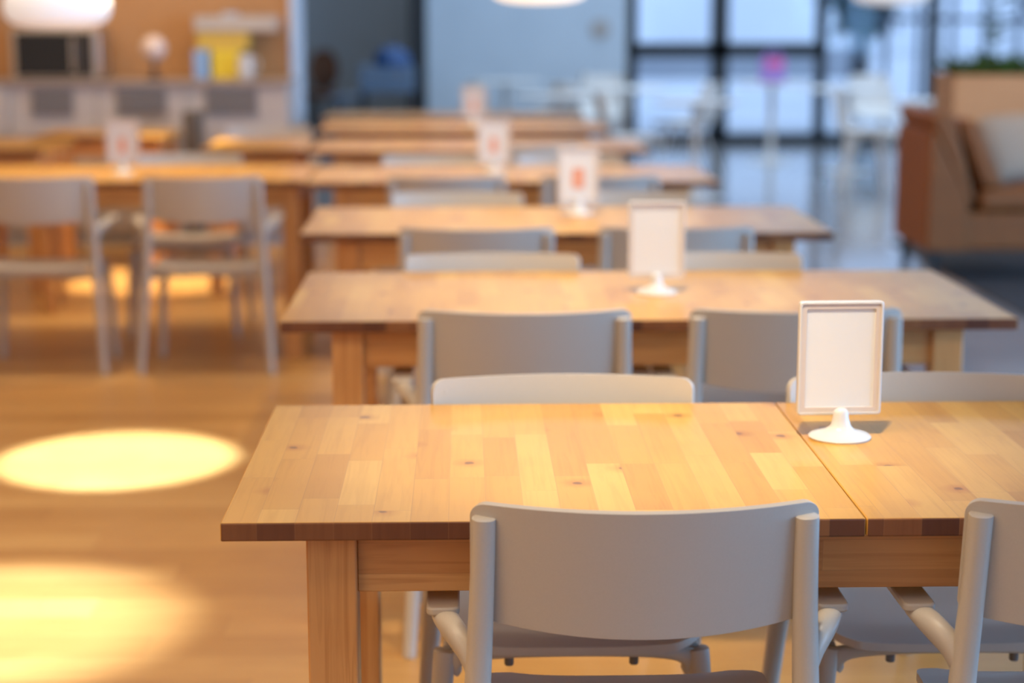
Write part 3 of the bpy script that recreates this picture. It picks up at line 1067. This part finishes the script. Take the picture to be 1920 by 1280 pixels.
cafe_table(1.42, 16.2, 0.40, 'round white cafe table catching the most daylight, before the glass')
cafe_table(1.78, 13.9, 0.33, 'round white cafe table nearest to the wooden tables')
cafe_table(0.78, 14.9, 0.36, 'round white cafe table in front of the pale wall')
cafe_table(0.42, 17.8, 0.36, 'round white cafe table close against the pale wall')
cafe_table(3.42, 16.1, 0.40, 'round white cafe table between the purple bag table and the planter')
cafe_table(3.62, 13.9, 0.36, 'round white cafe table just beyond the lounge chair')
cafe_table(2.92, 17.2, 0.34, 'round white cafe table carrying a purple bag')
sc0 = make_shell('shell_chair', M['shell'], 'white shell chair at the pale wall, left of the cafe tables', (0.30, 15.5, 0), -1.2)
G2 = 'white shell chairs'
for (x, y, rz, lb) in [(1.02, 15.65, -1.0, 'white shell chair between two round cafe tables near the pale wall'),
                       (1.95, 15.7, 1.0, 'white shell chair right of the brightest cafe table'),
                       (1.25, 13.75, -1.55, 'white shell chair left of the nearest round cafe table'),
                       (1.32, 17.1, 3.0, 'white shell chair behind the brightest cafe table'),
                       (0.95, 17.6, 1.6, 'white shell chair right of the table close to the wall'),
                       (4.15, 16.2, 1.6, 'white shell chair beside the planter end, before the glass'),
                       (3.85, 17.1, 3.1, 'white shell chair behind the cafe table left of the planter'),
                       (3.20, 14.45, -1.9, 'white shell chair left of the cafe table beyond the lounge chair')]:
    dup(sc0, (x, y, 0), rz, lb, G2)

bg = thing('bag', (2.92, 17.2, 0.741), 'purple bag with a pink flap standing on a round white table', 'bag')
obj('body', prism(rounded_rect(-0.12, 0.12, -0.06, 0.06, 0.04), 'Z', 0.0, 0.24), M['purple'], bg, 0.02, 3)
obj('flap', prism(rounded_rect(-0.07, 0.09, -0.068, -0.061, 0.003), 'Z', 0.15, 0.22), M['pink'], bg)
obj('handle', tube([(-0.06, 0, 0.235, 0.007, 0.007), (-0.05, 0, 0.30, 0.007, 0.007), (0.05, 0, 0.30, 0.007, 0.007), (0.06, 0, 0.235, 0.007, 0.007)], (0, 1, 0), 10, 2, 6), M['purple'], bg)

tag(obj('wall_disc', prism([(1.46 + 0.105 * math.cos(2 * PI * k / 32), 1.215 + 0.105 * math.sin(2 * PI * k / 32)) for k in range(32)], 'Y', 19.475, 19.499), M['cabinet']),
    'round grey disc mounted on the pale back wall', 'wall disc')

# things in front of the dark recess
make_shell('shell_chair', M['shell_blue'], 'pale blue shell chair turned sideways before the dark recess', (-1.22, 20.4, 0), 1.45)['group'] = 'chairs by the recess'
rb = thing('round_back_chair', (-1.60, 21.0, 0), 'dark brown upholstered chair with round back before the recess', 'chair')
obj('seat', prism([(0.23 * math.cos(2 * PI * k / 28), 0.22 * math.sin(2 * PI * k / 28)) for k in range(28)], 'Z', 0.42, 0.49), M['brown_fabric'], rb, 0.02, 3)


def rbk(u, v):
    a = (u - 0.5) * 2
    b = v
    x = 0.17 * a * math.sqrt(max(0.02, 1 - (2 * b - 1) ** 2 * 0.85))
    return Vector((x, 0.22 - 0.05 * a * a, 0.52 + 0.44 * b)), Vector((0, 1, 0))


obj('backrest', shell_grid(rbk, 12, 12, 0.05), M['brown_fabric'], rb, 0.012, 2, 60)
obj('back_post', boxes((-0.03, 0.03, 0.19, 0.215, 0.45, 0.68)), M['black'], rb)
for sx in (-1, 1):
    for sy in (-1, 1):
        obj('leg', tube([(sx * 0.19, sy * 0.18, 0, 0.013, 0.013), (sx * 0.13, sy * 0.13, 0.43, 0.016, 0.016)], (1, 0, 0), 10, 2, 2), M['black'], rb)
sb = thing('sideboard', (-0.70, 17.0, 0), 'dull blue console cabinet on dark legs before the recess', 'cabinet')
obj('body', boxes((-0.26, 0.24, 0.0, 0.42, 0.66, 0.90)), M['blue_dull'], sb, 0.004)
for x0, x1 in ((-0.255, -0.012), (-0.008, 0.235)):
    d = obj('door', boxes((x0, x1, -0.018, 0.0, 0.67, 0.89)), M['blue_dull'], sb, 0.003)
    obj('handle', boxes(((x0 + x1) / 2 - 0.04, (x0 + x1) / 2 + 0.04, -0.03, -0.018, 0.84, 0.85)), M['steel'], d)
for x in (-0.235, 0.215):
    for y in (0.025, 0.395):
        obj('leg', boxes((x - 0.018, x + 0.018, y - 0.018, y + 0.018, 0, 0.66)), M['black'], sb)
dm = thing('dome', (-0.66, 17.2, 0.9005), 'deep blue rounded dome standing on the sideboard', 'dome')
obj('body', lathe([(0, 0), (0.17, 0.0), (0.178, 0.02)] + [(0.178 * math.cos(a), 0.03 + 0.155 * math.sin(a)) for a in [k * PI / 2 / 10 for k in range(10)]] + [(0, 0.185)], 36), M['blue_deep'], dm, smooth=60)
obj('knob', lathe([(0, 0.183), (0.012, 0.184), (0.016, 0.198), (0.01, 0.208), (0, 0.21)], 16), M['blue_deep'], dm)


# ------------------------------------------------------------------ outside, beyond the glass
def tree(x, y, h, R, label, seed):
    r = thing('tree', (x, y, -0.02), label, 'tree', 'trees outside')
    obj('trunk', tube([(0, 0, 0, 0.13, 0.13), (0.05, 0, h * 0.5, 0.09, 0.09), (0, 0.05, h, 0.04, 0.04)], (1, 0, 0), 12, 2, 5), M['bark'], r)
    q = random.Random(seed)
    bm = bmesh.new()
    for _ in range(700):
        a, e, rr = q.uniform(0, 2 * PI), q.uniform(-1, 1), q.random() ** 0.4 * R
        s = math.sqrt(1 - e * e)
        p = Vector((rr * s * math.cos(a), rr * s * math.sin(a), h * 0.72 + rr * e * 0.9))
        leaf(bm, p, Vector((q.gauss(0, 1), q.gauss(0, 1), q.gauss(0, 0.6))), q.uniform(0.2, 0.4), q.uniform(0.06, 0.12))
    obj('crown', bm, M['leaf_dark'], r, smooth=0)


tag(obj('low_wall', boxes((1.5, 8.3, 38, 38.4, -0.02, 0.62)), mat('dark_render', (0.30, 0.32, 0.35), 0.8), None, 0.02),
    'low dark grey wall across the paving outside', 'wall')
tree(6.1, 28.0, 2.3, 0.6, 'dark tree outside the glass left of the railings', 1)
tree(9.3, 27.5, 2.4, 0.9, 'dark tree outside the glass above the planter leaves', 2)
fc = thing('railing', (4.9, 23.0, -0.02), 'dark upright railing outside the glass', 'railing')
for k in range(7):
    obj('upright', boxes((k * 0.42 - 0.03, k * 0.42 + 0.03, -0.03, 0.03, 0, 1.75)), M['railing'], fc)
obj('top_rail', boxes((-0.05, 2.6, -0.035, 0.035, 1.28, 1.34)), M['railing'], fc)
